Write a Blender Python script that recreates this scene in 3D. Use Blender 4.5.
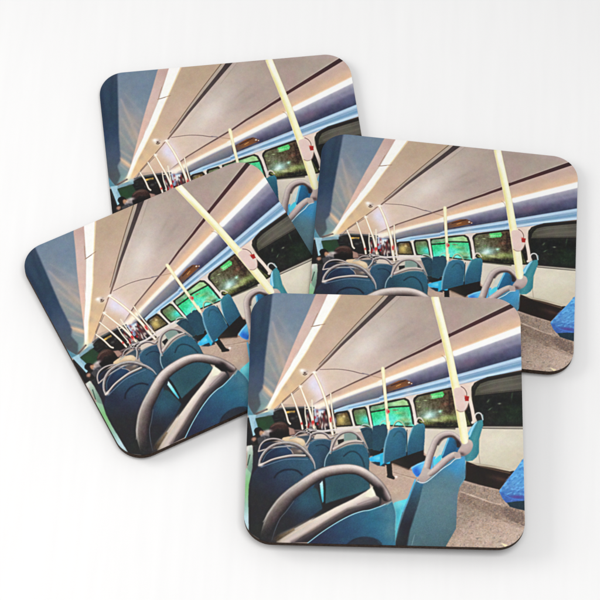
import bpy, bmesh, math, random
import numpy as np
from mathutils import Matrix, Vector

for o in list(bpy.data.objects):
    bpy.data.objects.remove(o)
sc = bpy.context.scene
COL = sc.collection
MM = 0.001

# ------------------------------------------------------------------ camera
FPX, CD, TILT, ROLL = 2546.15, 913.73, 0.52803, -0.05406   # focal length in 600-px units, distance in mm


def RX(a):
    return Matrix.Rotation(a, 3, 'X')


def RY(a):
    return Matrix.Rotation(a, 3, 'Y')


def RZ(a):
    return Matrix.Rotation(a, 3, 'Z')


RC = RZ(ROLL) @ RX(-TILT)            # world -> camera
cam_d = bpy.data.cameras.new('camera')
cam = bpy.data.objects.new('camera', cam_d)
COL.objects.link(cam)
cam_d.sensor_width = 36
cam_d.lens = 36 * FPX / 600
cam_d.clip_start = 0.01
cam_d.clip_end = 50
cam.location = RC.transposed() @ Vector((0, 0, CD * MM))
cam.rotation_euler = RC.transposed().to_euler()
sc.camera = cam

# ------------------------------------------------------------------ world, lamps, exposure
w = bpy.data.worlds.new('World')
sc.world = w
w.use_nodes = True
bg = w.node_tree.nodes['Background']
bg.inputs[0].default_value = (0.985, 0.99, 1.0, 1)
bg.inputs[1].default_value = 0.40


def area(name, loc, target, size, power, col):
    d = bpy.data.lights.new(name, 'AREA')
    d.shape = 'RECTANGLE'
    d.size, d.size_y = size
    d.energy = power
    d.color = col
    o = bpy.data.objects.new(name, d)
    COL.objects.link(o)
    o.location = loc
    o.rotation_euler = (Vector(target) - Vector(loc)).to_track_quat('-Z', 'Y').to_euler()
    return o


area('left_soft_light', (-0.75, 0.04, 0.46), (0, 0, 0), (0.46, 0.46), 3.0, (1.0, 0.985, 0.965))  # broad soft light from the left, throws the shadows rightward
area('overhead_fill', (0.10, -0.34, 1.0), (0.02, 0, 0), (0.5, 0.5), 5.75, (1.0, 0.995, 0.99))  # added fill near the camera direction, so its own shadows stay mostly hidden
sc.view_settings.view_transform = 'Standard'
sc.view_settings.look = 'None'
sc.view_settings.exposure = 0
sc.view_settings.gamma = 1

# ------------------------------------------------------------------ materials


def mat(name):
    m = bpy.data.materials.new(name)
    m.use_nodes = True
    return m, m.node_tree.nodes, m.node_tree.links, m.node_tree.nodes['Principled BSDF']


def white_board_mat():
    m, n, l, b = mat('white_tabletop')
    tc = n.new('ShaderNodeTexCoord')
    mp = n.new('ShaderNodeMapping')
    mp.inputs['Scale'].default_value = (260, 22, 1)
    mp.inputs['Rotation'].default_value = (0, 0, 0.05)
    l.new(tc.outputs['Object'], mp.inputs[0])
    no = n.new('ShaderNodeTexNoise')
    no.inputs['Scale'].default_value = 1.0
    no.inputs['Detail'].default_value = 5
    l.new(mp.outputs[0], no.inputs[0])
    no2 = n.new('ShaderNodeTexNoise')
    no2.inputs['Scale'].default_value = 9.0
    no2.inputs['Detail'].default_value = 3
    l.new(tc.outputs['Object'], no2.inputs[0])
    ad = n.new('ShaderNodeMath')
    ad.operation = 'ADD'
    l.new(no.outputs[0], ad.inputs[0])
    l.new(no2.outputs[0], ad.inputs[1])
    r = n.new('ShaderNodeValToRGB')
    r.color_ramp.elements[0].position = 0.55
    r.color_ramp.elements[0].color = (0.912, 0.909, 0.908, 1)
    r.color_ramp.elements[1].position = 1.35
    r.color_ramp.elements[1].color = (0.940, 0.938, 0.936, 1)
    r.color_ramp.elements[1].position = 1.0
    hf = n.new('ShaderNodeMath')
    hf.operation = 'MULTIPLY'
    hf.inputs[1].default_value = 0.75
    l.new(ad.outputs[0], hf.inputs[0])
    l.new(hf.outputs[0], r.inputs[0])
    l.new(r.outputs[0], b.inputs['Base Color'])
    b.inputs['Roughness'].default_value = 0.7
    b.inputs['Specular IOR Level'].default_value = 0.2
    bp = n.new('ShaderNodeBump')
    bp.inputs['Strength'].default_value = 0.12
    bp.inputs['Distance'].default_value = 0.0002
    l.new(no.outputs[0], bp.inputs['Height'])
    l.new(bp.outputs[0], b.inputs['Normal'])
    return m


def print_mat():
    m, n, l, b = mat('printed_picture')
    a = n.new('ShaderNodeAttribute')
    a.attribute_name = 'ink'
    l.new(a.outputs['Color'], b.inputs['Base Color'])
    tc = n.new('ShaderNodeTexCoord')
    no = n.new('ShaderNodeTexNoise')
    no.inputs['Scale'].default_value = 900
    no.inputs['Detail'].default_value = 2
    l.new(tc.outputs['Object'], no.inputs[0])
    mr = n.new('ShaderNodeMapRange')
    mr.inputs['To Min'].default_value = 0.46
    mr.inputs['To Max'].default_value = 0.58
    l.new(no.outputs[0], mr.inputs[0])
    l.new(mr.outputs[0], b.inputs['Roughness'])
    b.inputs['Specular IOR Level'].default_value = 0.22
    return m


def board_mat():
    m, n, l, b = mat('dark_hardboard')
    tc = n.new('ShaderNodeTexCoord')
    no = n.new('ShaderNodeTexNoise')
    no.inputs['Scale'].default_value = 1400
    no.inputs['Detail'].default_value = 4
    l.new(tc.outputs['Object'], no.inputs[0])
    r = n.new('ShaderNodeValToRGB')
    r.color_ramp.elements[0].position = 0.3
    r.color_ramp.elements[0].color = (0.014, 0.007, 0.004, 1)
    r.color_ramp.elements[1].position = 0.75
    r.color_ramp.elements[1].color = (0.060, 0.034, 0.021, 1)
    l.new(no.outputs[0], r.inputs[0])
    l.new(r.outputs[0], b.inputs['Base Color'])
    b.inputs['Roughness'].default_value = 0.85
    b.inputs['Specular IOR Level'].default_value = 0.15
    bp = n.new('ShaderNodeBump')
    bp.inputs['Strength'].default_value = 0.4
    bp.inputs['Distance'].default_value = 0.0001
    l.new(no.outputs[0], bp.inputs['Height'])
    l.new(bp.outputs[0], b.inputs['Normal'])
    return m


M_TABLE, M_PRINT, M_BOARD = white_board_mat(), print_mat(), board_mat()

# ------------------------------------------------------------------ the printed picture
# A small vector painter: shapes are rasterised to an array which then becomes the ink
# colour of the printed sheet's own vertices.  Drawing units: x 240..530, y 288..553.
X0, Y0, X1, Y1 = 238.0, 286.0, 532.0, 556.0
RS = 4
W, H = int((X1 - X0) * RS), int((Y1 - Y0) * RS)
GX, GY = np.meshgrid(X0 + (np.arange(W) + .5) / RS, Y0 + (np.arange(H) + .5) / RS)
IM = np.zeros((H, W, 3), np.float32)
rng = np.random.default_rng(7)


def gk(sig):
    r = max(1, int(3 * sig + .5))
    k = np.exp(-.5 * (np.arange(-r, r + 1) / sig) ** 2)
    return (k / k.sum()).astype(np.float32), r


def blur(a, sig):
    if sig <= 0.05:
        return a
    k, r = gk(sig)
    for ax in (0, 1):
        pad = [(0, 0)] * a.ndim
        pad[ax] = (r, r)
        b = np.pad(a, pad, mode='edge')
        out = np.zeros_like(a)
        n = a.shape[ax]
        for i, kk in enumerate(k):
            sl = [slice(None)] * a.ndim
            sl[ax] = slice(i, i + n)
            out += kk * b[tuple(sl)]
        a = out
    return a


def noise(sx, sy=None, seed=0, ang=0):
    """smooth value noise with feature sizes sx, sy in drawing units, about -1..1"""
    sy = sy or sx
    g = np.random.default_rng(seed).uniform(-1, 1, (220, 220)).astype(np.float32)
    c, s = math.cos(ang), math.sin(ang)
    u = ((GX - X0) * c + (GY - Y0) * s) / sx + 60
    v = (-(GX - X0) * s + (GY - Y0) * c) / sy + 60
    i, j = np.floor(u).astype(int), np.floor(v).astype(int)
    fu, fv = u - i, v - j
    fu, fv = fu * fu * (3 - 2 * fu), fv * fv * (3 - 2 * fv)
    i %= 219
    j %= 219
    return (g[j, i] * (1 - fu) * (1 - fv) + g[j, i + 1] * fu * (1 - fv) + g[j + 1, i] * (1 - fu) * fv + g[j + 1, i + 1] * fu * fv).astype(np.float32)


SEAT = 'T 100,527 130,275 150,282 190,252 250,210 300,180 318,170 321,200 320,262 300,290 290,330 287,380 284,460 245,530'
ORG = {'a': (240, 285), 'b': (310, 285), 'c': (380, 285), 'd': (450, 285),
       'e': (240, 350), 'f': (310, 350), 'g': (380, 350), 'h': (450, 350),
       'i': (240, 415), 'j': (310, 415), 'k': (380, 415), 'l': (455, 415),
       'm': (240, 480), 'n': (310, 480), 'o': (380, 480), 'p': (455, 480)}
ORG4 = {'Q': (235, 283), 'R': (385, 283), 'S': (235, 413), 'T': (385, 413)}


def P(s):
    """'a 10,20 30,40 f 1,2': points given inside the study squares above (8 or 4 per unit)"""
    out, o, k = [], (0, 0), 1.
    for t in s.split():
        if t in ORG:
            o, k = ORG[t], 8.
        elif t in ORG4:
            o, k = ORG4[t], 4.
        elif t == '@':
            o, k = (0, 0), 1.
        else:
            x, y = t.split(',')
            out.append((o[0] + float(x) / k, o[1] + float(y) / k))
    return np.array(out)


def spline(p, closed=False, n=10):
    p = np.asarray(p, float)
    if closed:
        q = np.concatenate([p[-1:], p, p[:2]])
    else:
        q = np.concatenate([2 * p[:1] - p[1:2], p, 2 * p[-1:] - p[-2:-1]])
    out = []
    for i in range(len(q) - 3):
        a, b, c, d = q[i:i + 4]
        for t in np.arange(n) / n:
            out.append(.5 * (2 * b + (c - a) * t + (2 * a - 5 * b + 4 * c - d) * t * t + (3 * b - a - 3 * c + d) * t ** 3))
    if not closed:
        out.append(p[-1])
    return np.array(out)


def box(p, pad):
    x0, y0 = (p.min(0) - pad)
    x1, y1 = (p.max(0) + pad)
    return (max(0, int((y0 - Y0) * RS)), min(H, int((y1 - Y0) * RS) + 2), max(0, int((x0 - X0) * RS)), min(W, int((x1 - X0) * RS) + 2))


def polymask(p, soft):
    a, b, c, d = box(p, soft * 3 + 1)
    if b <= a or d <= c:
        return None
    xs, ys = GX[a:b, c:d], GY[a:b, c:d]
    ins = np.zeros(xs.shape, bool)
    n = len(p)
    for i in range(n):
        xa, ya = p[i]
        xb, yb = p[(i + 1) % n]
        if ya == yb:
            continue
        ins ^= ((ya > ys) != (yb > ys)) & (xs < (xb - xa) * (ys - ya) / (yb - ya) + xa)
    return (a, b, c, d), blur(ins.astype(np.float32), max(soft * RS, .6))


def C3(col, sl):
    """colour: tuple 0..255, or ('g', x0,y0,col0, x1,y1,col1, ...) gradient along a line"""
    if callable(col):
        return col(GX[sl], GY[sl])
    if col[0] == 'g':
        (xa, ya), (xb, yb) = col[1], col[2]
        stops = col[3]
        dx, dy = xb - xa, yb - ya
        t = ((GX[sl] - xa) * dx + (GY[sl] - ya) * dy) / (dx * dx + dy * dy)
        ts = [s[0] for s in stops]
        return np.stack([np.interp(t, ts, [s[1][k] for s in stops]) for k in range(3)], -1).astype(np.float32)
    return np.array(col, np.float32)


def G(p0, p1, *stops):
    if len(stops) and not isinstance(stops[0][1], (tuple, list)):
        n = len(stops)
        stops = [(i / (n - 1), s) for i, s in enumerate(stops)]
    return ('g', p0, p1, stops)


def BG(top, bot, *stops):
    """gradient that runs from one polyline to another, measured along y"""
    a, b = P(top), P(bot)
    a, b = a[a[:, 0].argsort()], b[b[:, 0].argsort()]
    ts = [q[0] for q in stops]

    def f(x, y):
        ya, yb = np.interp(x, a[:, 0], a[:, 1]), np.interp(x, b[:, 0], b[:, 1])
        t = (y - ya) / np.maximum(yb - ya, .3)
        return np.stack([np.interp(t, ts, [q[1][k] for q in stops]) for k in range(3)], -1).astype(np.float32)
    return f


def poly(pts, col, soft=.28, alpha=1., sm=False, tex=None):
    p = P(pts) if isinstance(pts, str) else np.asarray(pts, float)
    if sm:
        p = spline(p, True)
    r = polymask(p, soft)
    if r is None:
        return
    (a, b, c, d), m = r
    sl = (slice(a, b), slice(c, d))
    cc = C3(col, sl)
    if tex is not None:
        cc = cc + tex[sl][..., None]
    m = (m * alpha)[..., None]
    IM[sl] = IM[sl] * (1 - m) + cc * m


def stroke(pts, rad, col, soft=.2, alpha=1., sm=True, prof=None, tex=None):
    """line of radius rad (number or per-point list); prof = [(t, colour)] across it, t -1 (left) .. 1 (right)"""
    p0 = P(pts) if isinstance(pts, str) else np.asarray(pts, float)
    n0 = len(p0)
    rr = np.full(n0, rad, float) if np.isscalar(rad) else np.interp(np.linspace(0, 1, n0), np.linspace(0, 1, len(rad)), rad)
    if sm and n0 > 2:
        p = spline(p0)
        rr = np.interp(np.linspace(0, n0 - 1, len(p)), np.arange(n0), rr)
    else:
        p = p0
    a, b, c, d = box(p, rr.max() + soft * 3 + 1)
    if b <= a or d <= c:
        return
    sl = (slice(a, b), slice(c, d))
    xs, ys = GX[sl], GY[sl]
    best = np.full(xs.shape, 1e9)
    off = np.zeros(xs.shape)
    ra = np.ones(xs.shape)
    par = np.zeros(xs.shape)
    for i in range(len(p) - 1):
        (xa, ya), (xb, yb) = p[i], p[i + 1]
        dx, dy = xb - xa, yb - ya
        L2 = dx * dx + dy * dy
        if L2 < 1e-9:
            continue
        t = np.clip(((xs - xa) * dx + (ys - ya) * dy) / L2, 0, 1)
        ex, ey = xs - xa - t * dx, ys - ya - t * dy
        dist = np.hypot(ex, ey)
        r = rr[i] + (rr[i + 1] - rr[i]) * t
        k = dist - r < best
        best = np.where(k, dist - r, best)
        off = np.where(k, (dx * ey - dy * ex) / math.sqrt(L2) / np.maximum(r, .05), off)
        par = np.where(k, (i + t) / (len(p) - 1), par)
    sg = max(soft, .5 / RS)
    m = 1 / (1 + np.exp(np.clip(best / (sg * .6), -30, 30)))
    if prof is not None:
        if callable(prof):
            cc = prof(off, par)
        else:
            ts = [q[0] for q in prof]
            cc = np.stack([np.interp(off, ts, [q[1][k] for q in prof]) for k in range(3)], -1)
    else:
        cc = C3(col, sl)
    if tex is not None:
        cc = cc + tex[sl][..., None]
    m = (m * alpha)[..., None].astype(np.float32)
    IM[sl] = IM[sl] * (1 - m) + cc * m


def blob(x, y, rx, ry, col, alpha=1., ang=0.):
    """soft gaussian patch of colour"""
    R = max(rx, ry) * 3
    a, b, c, d = box(np.array([(x, y)]), R)
    if b <= a or d <= c:
        return
    sl = (slice(a, b), slice(c, d))
    dx, dy = GX[sl] - x, GY[sl] - y
    cs, sn = math.cos(ang), math.sin(ang)
    u, v = (dx * cs + dy * sn) / rx, (-dx * sn + dy * cs) / ry
    m = (alpha * np.exp(-.5 * (u * u + v * v)))[..., None].astype(np.float32)
    IM[sl] = IM[sl] * (1 - m) + np.array(col, np.float32) * m


def within(pts, fn, soft=.28, sm=False):
    """run fn painting over everything, keep the result only inside the polygon"""
    p = P(pts) if isinstance(pts, str) else np.asarray(pts, float)
    if sm:
        p = spline(p, True)
    keep = IM.copy()
    fn()
    r = polymask(p, soft)
    M = np.zeros((H, W, 1), np.float32)
    (a, b, c, d), m = r
    M[a:b, c:d, 0] = m
    IM[:] = keep * (1 - M) + IM * M


N1 = noise(1.1, seed=1)
N2 = noise(3, seed=2)
N6 = noise(9, seed=3)
N20 = noise(26, seed=4)
SPK = noise(.8, .8, seed=5) * .6 + noise(1.7, 1.2, seed=6) * .6

#PAINT_BEGIN
# --- ceiling
IM[:] = C3(G((330, 300), (500, 330), (192, 172, 158), (182, 164, 154), (186, 166, 160)), (slice(0, H), slice(0, W)))
# tan panel between the left lamp strip and the first groove
poly('b 240,70 c 110,70 b 600,120 130,600 f 180,30 40,165 e 580,190 340,410 e 260,480 200,500',
     G((385, 290), (272, 408), (190, 165, 140), (200, 172, 148), (206, 176, 154), (222, 190, 150), (240, 200, 150)), .3)
blob(345, 310, 16, 8, (182, 160, 138), .4, -.9)
blob(335, 338, 12, 7, (214, 186, 168), .5, -.9)
# middle panel patches
poly('c 110,88 d 480,150 g 340,0 40,145 f 360,255 130,370 20,430 e 560,440 330,430 f 40,165 220,0 b 600,130',
     G((420, 298), (330, 395), (184, 166, 154), (188, 168, 158), (206, 188, 176), (216, 196, 182), (226, 200, 180)), .4)
blob(366, 347, 14, 7, (230, 220, 211), .85, -.7)
blob(352, 362, 12, 5, (226, 212, 202), .6, -.6)
blob(384, 326, 13, 10, (208, 196, 186), .7, -.6)
blob(405, 340, 18, 7, (180, 160, 152), .6, -.45)
blob(395, 312, 14, 6, (194, 178, 164), .5, -.6)
blob(410, 335, 9, 1.6, (164, 146, 136), .35, -.5)
blob(400, 330, 8, 1.2, (168, 150, 140), .3, -.6)
blob(350, 370, 16, 6, (214, 192, 178), .6, -.5)
blob(375, 368, 10, 4, (200, 176, 164), .5, -.5)
blob(453, 320, 6, 13, (186, 152, 150), .7, .3)
blob(470, 312, 16, 8, (176, 162, 150), .5, -.3)
blob(455, 302, 12, 4, (158, 146, 134), .5)
blob(328, 378, 7, 8, (226, 200, 176), .6, .5)
blob(319, 390, 5, 12, (238, 224, 236), .9, -.2)
blob(313, 386, 4, 6, (226, 226, 250), .8)
blob(305, 394, 7, 5, (222, 190, 160), .8, .5)
blob(300, 402, 9, 5, (214, 180, 150), .7)
# --- left dark and blue wall
poly('a 40,60 b 0,60 60,60 a 600,90 380,600 e 330,200 260,370 200,495 130,520 70,520 a 60,520',
     G((275, 292), (266, 408), (122, 143, 163), (130, 147, 166), (144, 154, 165), (150, 152, 155), (140, 152, 158), (128, 158, 162)), .5)
blob(298, 318, 9, 12, (120, 142, 166), .6, .3)
blob(279, 330, 4, 14, (132, 140, 152), .6, .15)
blob(284, 346, 12, 4.5, (168, 160, 156), .75, .9)
blob(282, 363, 13, 3.2, (186, 164, 146), .8, .95)
blob(271, 366, 4, 10, (142, 158, 158), .7, .2)
blob(276, 378, 10, 2.6, (160, 152, 150), .6, .8)
blob(269, 393, 8, 2.0, (226, 188, 156), .95, .75)
blob(265, 388, 5, 1.4, (196, 172, 150), .6, .85)
blob(262, 400, 4, 5, (134, 162, 164), .7)
blob(286, 352, 8, 1.2, (186, 170, 162), .4, 1.0)
poly('a 40,40 262,60 235,300 200,600 e 185,300 150,350 165,440 120,520 70,500 50,300 a 70,600 60,300',
     G((262, 295), (254, 405), (72, 88, 112), (66, 88, 112), (62, 84, 108), (66, 88, 118), (84, 98, 122), (92, 104, 114)), .75)
blob(252, 325, 2, 22, (54, 74, 98), .7)
blob(258, 380, 4, 8, (84, 100, 130), .5)
blob(252, 403, 5, 5, (96, 98, 104), .6)
blob(264, 312, 1.5, 16, (58, 76, 98), .5, .15)
for a_, b_, r_, c_, al in (('e 175,280', 'e 285,385', .9, (246, 206, 170), .75), ('e 190,215', 'e 300,320', 1.6, (200, 178, 160), .5),
                           ('a 260,300', 'e 360,130', 1.8, (196, 178, 168), .5), ('a 250,470', 'e 330,190', 1.5, (190, 176, 166), .45),
                           ('e 215,60', 'e 310,240', 1.2, (186, 170, 158), .5), ('e 165,330', 'e 250,420', .7, (200, 186, 172), .45),
                           ('a 300,250', 'a 440,480', 1.6, (158, 162, 172), .4)):
    within('a 262,200 560,200 390,600 e 330,200 260,370 200,495 160,480 165,400 190,250 205,0', lambda: stroke(a_ + ' ' + b_, [r_ * .5, r_, r_ * 1.2], c_, 1.1, al, sm=False), .9)
# --- pink trim beside the lamp strip
poly('a 610,70 b 155,70 20,325 0,370 a 430,600 e 465,0 400,130 300,290 190,505 e 205,465 260,370 330,200 410,0 a 470,380 540,230',
     G((322, 296), (268, 405), (206, 174, 162), (218, 190, 180), (222, 186, 172), (236, 196, 176), (240, 206, 176)), .45)
stroke('b 60,230 20,320 a 600,340 530,440 430,600 e 425,90 380,170', .28, (168, 128, 112), .25, .75)
stroke('b 150,75 60,235', .3, (190, 150, 130), .3, .6)
# --- lamp strip
poly('b 148,60 250,60 95,322 80,345 0,480 a 500,600 e 540,0 400,210 330,310 215,510 195,500 300,290 400,130 465,0 a 430,600 b 0,370 25,325',
     (254, 252, 244), .4)
stroke('b 250,70 95,322 0,480 e 540,0 400,210 330,310 215,500', .5, (255, 232, 180), .5, .75, sm=False)
stroke('b 10,332 40,328 75,320 120,312', .35, (176, 140, 118), .25, .85)
stroke('b 25,330 75,322', .3, (120, 92, 80), .2, .5)
blob(267, 411, 5, 2.5, (255, 236, 196), .9, -.9)
# --- groove one
stroke('b 590,85 360,325 110,600 f 75,120', [.5, .5, .4, .1], (172, 156, 142), .4, .9)
poly('b 590,90 c 95,90 75,100 0,165 b 600,120 300,425 135,600 f 60,140 b 110,600 300,385', (184, 168, 154), .3)
stroke('b 588,87 360,322 105,600 f 70,115', [.4, .35, .3, .15], (128, 104, 86), .22, .9)
stroke('c 112,70 b 600,143 400,335 250,480 140,597 f 50,165', [3.0, 2.3, 1.75, 1.3, 1.0, .7], G((390, 298), (320, 365), (88, 80, 78), (98, 86, 84), (104, 90, 90), (140, 116, 104)), .28, sm=False)
stroke('c 150,92 0,235 b 590,200 200,600', .5, (206, 188, 176), .5, .6)
stroke('c 165,95 0,260', .25, (160, 140, 128), .3, .4)
stroke('f 0,205 e 580,190 450,312 340,410', [.45, .45, .35], (150, 118, 98), .3, .9)
stroke('e 470,310 345,415 300,470', .3, (110, 92, 84), .3, .7)
# --- groove two
TOP2 = 'd 570,135 0,400 c 170,600 f 560,155 360,257 190,337 20,440'
STR2 = 'd 570,345 40,540 g 500,70 300,145 0,255 f 400,318 180,400 20,455'
RAILT = 'h 580,55 80,190 g 560,213 0,365 f 300,440 190,478 60,500'
poly('d 0,400 c 170,590 f 560,155 360,257 190,337 120,378 20,440 e 600,400 e 600,470 f 180,400 560,265 g 0,265 500,75 d 40,550 600,340 600,120',
     BG(TOP2, STR2, (0, (204, 176, 166)), (.35, (206, 176, 160)), (.65, (220, 188, 164)), (.85, (234, 196, 160)), (1, (250, 226, 200))), .4)
blob(500, 330, 14, 2.5, (232, 192, 158), .8, -.38)
blob(480, 340, 22, 2.2, (226, 186, 156), .6, -.38)
blob(476, 335, 12, 4, (210, 176, 150), .5, -.4)
blob(432, 358, 20, 2.4, (236, 190, 152), .6, -.4)
blob(400, 370, 16, 2.0, (240, 196, 156), .7, -.4)
blob(360, 384, 14, 2.2, (240, 196, 160), .6, -.38)
stroke('d 560,135 0,400 c 480,452 400,490 g 350,-4 c 170,600 g 45,147 f 360,257 190,337 130,372', [2.3, 1.7, 1.5, 1.35, 1.25, 1.0, .85, .7, .6, .4], G((512, 306), (335, 392), (84, 64, 66), (96, 68, 70), (98, 68, 70), (104, 78, 78), (122, 98, 94), (140, 114, 106)), .28, sm=False)
stroke('d 480,145 0,385', .3, (206, 190, 180), .3, .6, sm=False)
stroke('d 0,378 c 380,470 170,585', .25, (160, 136, 130), .3, .5, sm=False)
stroke('f 190,338 130,372 20,440', [.5, .35, .2], (140, 116, 108), .35, .8)
# --- right lamp strip and the lilac panel below it
poly('d 600,340 40,540 g 500,70 300,145 0,255 f 400,318 180,400 100,440 60,500 190,478 300,440 g 0,365 560,213 h 80,190 600,50',
     BG(STR2, RAILT, (0, (214, 212, 222)), (.18, (176, 174, 192)), (.35, (144, 146, 168)), (.6, (110, 108, 138)), (.8, (82, 82, 112)), (1, (74, 84, 112))), .35, tex=N2 * 4)
poly('f 585,285 585,372 250,450 185,470 100,470 180,430', G((355, 393), (359, 405), (178, 164, 158), (132, 134, 146), (92, 106, 130)), .5)
blob(440, 372, 14, 3, (132, 128, 150), .5, -.35)
blob(505, 346, 20, 2.0, (150, 146, 176), .6, -.3)
blob(470, 362, 8, 3, (142, 108, 136), .5, -.3)
blob(515, 352, 8, 2.5, (100, 110, 150), .6, -.3)
stroke('d 590,345 40,546', [3.3, 2.75], (255, 254, 251), .55, sm=False)
stroke('g 520,70 300,150 0,262', [2.6, 2.35, 2.2], (255, 251, 242), .75, sm=False)
stroke('d 570,322 40,518', .6, (250, 214, 176), .5, .5, sm=False)
stroke('f 575,262 400,322 200,398 110,435 20,460', [2.0, 1.8, 1.5, 1.4, .8], (255, 247, 228), .8, sm=False)
blob(325, 404, 9, 2.2, (255, 240, 214), .9, -.4)
blob(316, 407, 5, 3, (250, 236, 228), .7)
# vent in the lilac panel
poly('g 20,300 150,245 210,235 265,265 245,280 160,305 70,335 20,345', G((385, 388), (412, 382), (108, 92, 92), (150, 98, 62), (110, 72, 56)), .4)
stroke('g 90,285 150,262 200,245', .5, (64, 46, 42), .4, .7)
stroke('g 60,305 140,285', .4, (140, 92, 58), .3, .7)
stroke('g 130,290 165,275', .25, (240, 190, 130), .2, .7)
blob(409, 382.6, .7, .5, (255, 240, 220), 1)
blob(411.5, 383.6, .5, .4, (250, 236, 220), .9)
# --- pale blue rail
poly('h 580,50 80,190 -10,210 g 560,215 0,368 f 600,372 300,442 190,482 190,502 300,484 600,415 g 0,415 g 600,300 h 0,290 90,272 h 210,250 h 580,155',
     (160, 194, 224), .35)
stroke('h 590,62 80,205 -20,230 g 560,232 0,382 f 590,380 300,452 195,486', [.95, .9, .9, .9, .8, .5, .35, .3], (184, 216, 244), .3, sm=False)
stroke('h 590,108 90,232 -10,256 g 540,262 0,398 f 590,398 310,462', [1.5, 1.4, 1.2, 1.2, .9, .7, .4], (124, 166, 202), .5, sm=False)
stroke('h 590,88 60,222 g 560,250 0,390', .3, (98, 138, 178), .3, .6, sm=False)
stroke('h 590,140 200,228 100,258 -20,285 g 540,290 250,350 0,412 f 590,412 310,475', [.9, .9, .9, .8, .7, .5, .3], (196, 226, 248), .35, sm=False)
# --- wall around the windows
poly('h 580,155 g 560,300 0,415 f 300,484 190,502 200,620 j 200,140 k 0,120 k 600,200 l 560,200 l 560,-40',
     G((470, 384), (470, 430), (232, 214, 200), (220, 206, 188), (214, 206, 190)), .35)
blob(463, 390, 5, 5, (236, 206, 190), .8)
blob(411, 404, 3, 9, (226, 212, 206), .7, -.2)
# --- big window on the right
poly('h 590,158 480,180 300,215 235,240 195,262 172,300 176,400 195,520 l 175,40 180,80 215,105 560,105 560,-50', (58, 54, 50), .35)
stroke('h 590,166 480,188 300,224 225,250 190,300', .3, (120, 116, 108), .25, .45)
poly('h 590,192 480,212 300,248 240,270 205,320 200,355 590,312', G((478, 390), (522, 378), (96, 94, 82), (112, 108, 98), (100, 98, 90)), .35)
stroke('h 250,330 400,295 580,265', .8, (128, 124, 112), .8, .5)
stroke('h 220,300 350,262 580,222', .3, (140, 136, 126), .4, .4)
stroke('h 200,360 590,318', .3, (150, 148, 138), .3, .5)
stroke('h 205,375 590,332', .5, (44, 44, 40), .4, .9)


def dark_view():
    poly('h 195,372 590,335 l 560,90 l 200,85 h 215,500 200,420', (44, 47, 44), .1)
    blob(514, 413, 9, 7, (52, 84, 56), .7)
    blob(512, 395, .7, 4, (96, 130, 92), .7, .1)
    blob(505, 392, 14, 3, (74, 78, 72), .7, -.2)
    blob(488, 415, 5, 8, (62, 66, 62), .6)
    blob(500, 420, 16, 3, (58, 72, 58), .6)
    blob(500, 400, 16, 6, (38, 42, 42), .6)
    blob(488, 401, .8, 1.6, (120, 128, 108), .6, .6)
    blob(499.5, 403.6, 1.2, .6, (150, 158, 138), .7)
    blob(490, 409, 1.6, .5, (120, 140, 120), .6, -.6)
    blob(496, 412, 3, .7, (70, 88, 66), .5)
    blob(507, 407, 4, 1.2, (60, 84, 58), .5)
    blob(483, 396, 1.5, 4, (64, 62, 56), .6)
    blob(480, 425, 8, 4, (56, 54, 50), .6)
    IM[:] = IM + (N1 * 5 + N2 * 5)[..., None]


within('h 197,368 590,328 l 560,78 l 215,80 h 210,500 198,420', dark_view, .3)
stroke('h 178,290 172,330 178,400 200,520', .45, (84, 78, 70), .3, .6)
poly('l 215,88 560,88 560,122 222,112', (176, 168, 154), .3)
stroke('l 215,88 560,90', .35, (52, 48, 46), .3, sm=False)
stroke('l 222,106 560,112', .35, (86, 80, 74), .3, sm=False)
stroke('l 260,97 560,100', .45, (164, 158, 146), .3, .8, sm=False)


# --- other windows
def win(outer, fn, rim=(52, 48, 44)):
    poly(outer, rim, .35, sm=False)
    q = P(outer)
    c = q.mean(0)
    ins = c + (q - c) * (1 - 2.3 / np.maximum(np.hypot(*(q - c).T), 3))[:, None]
    within(ins, fn, .4)


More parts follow.
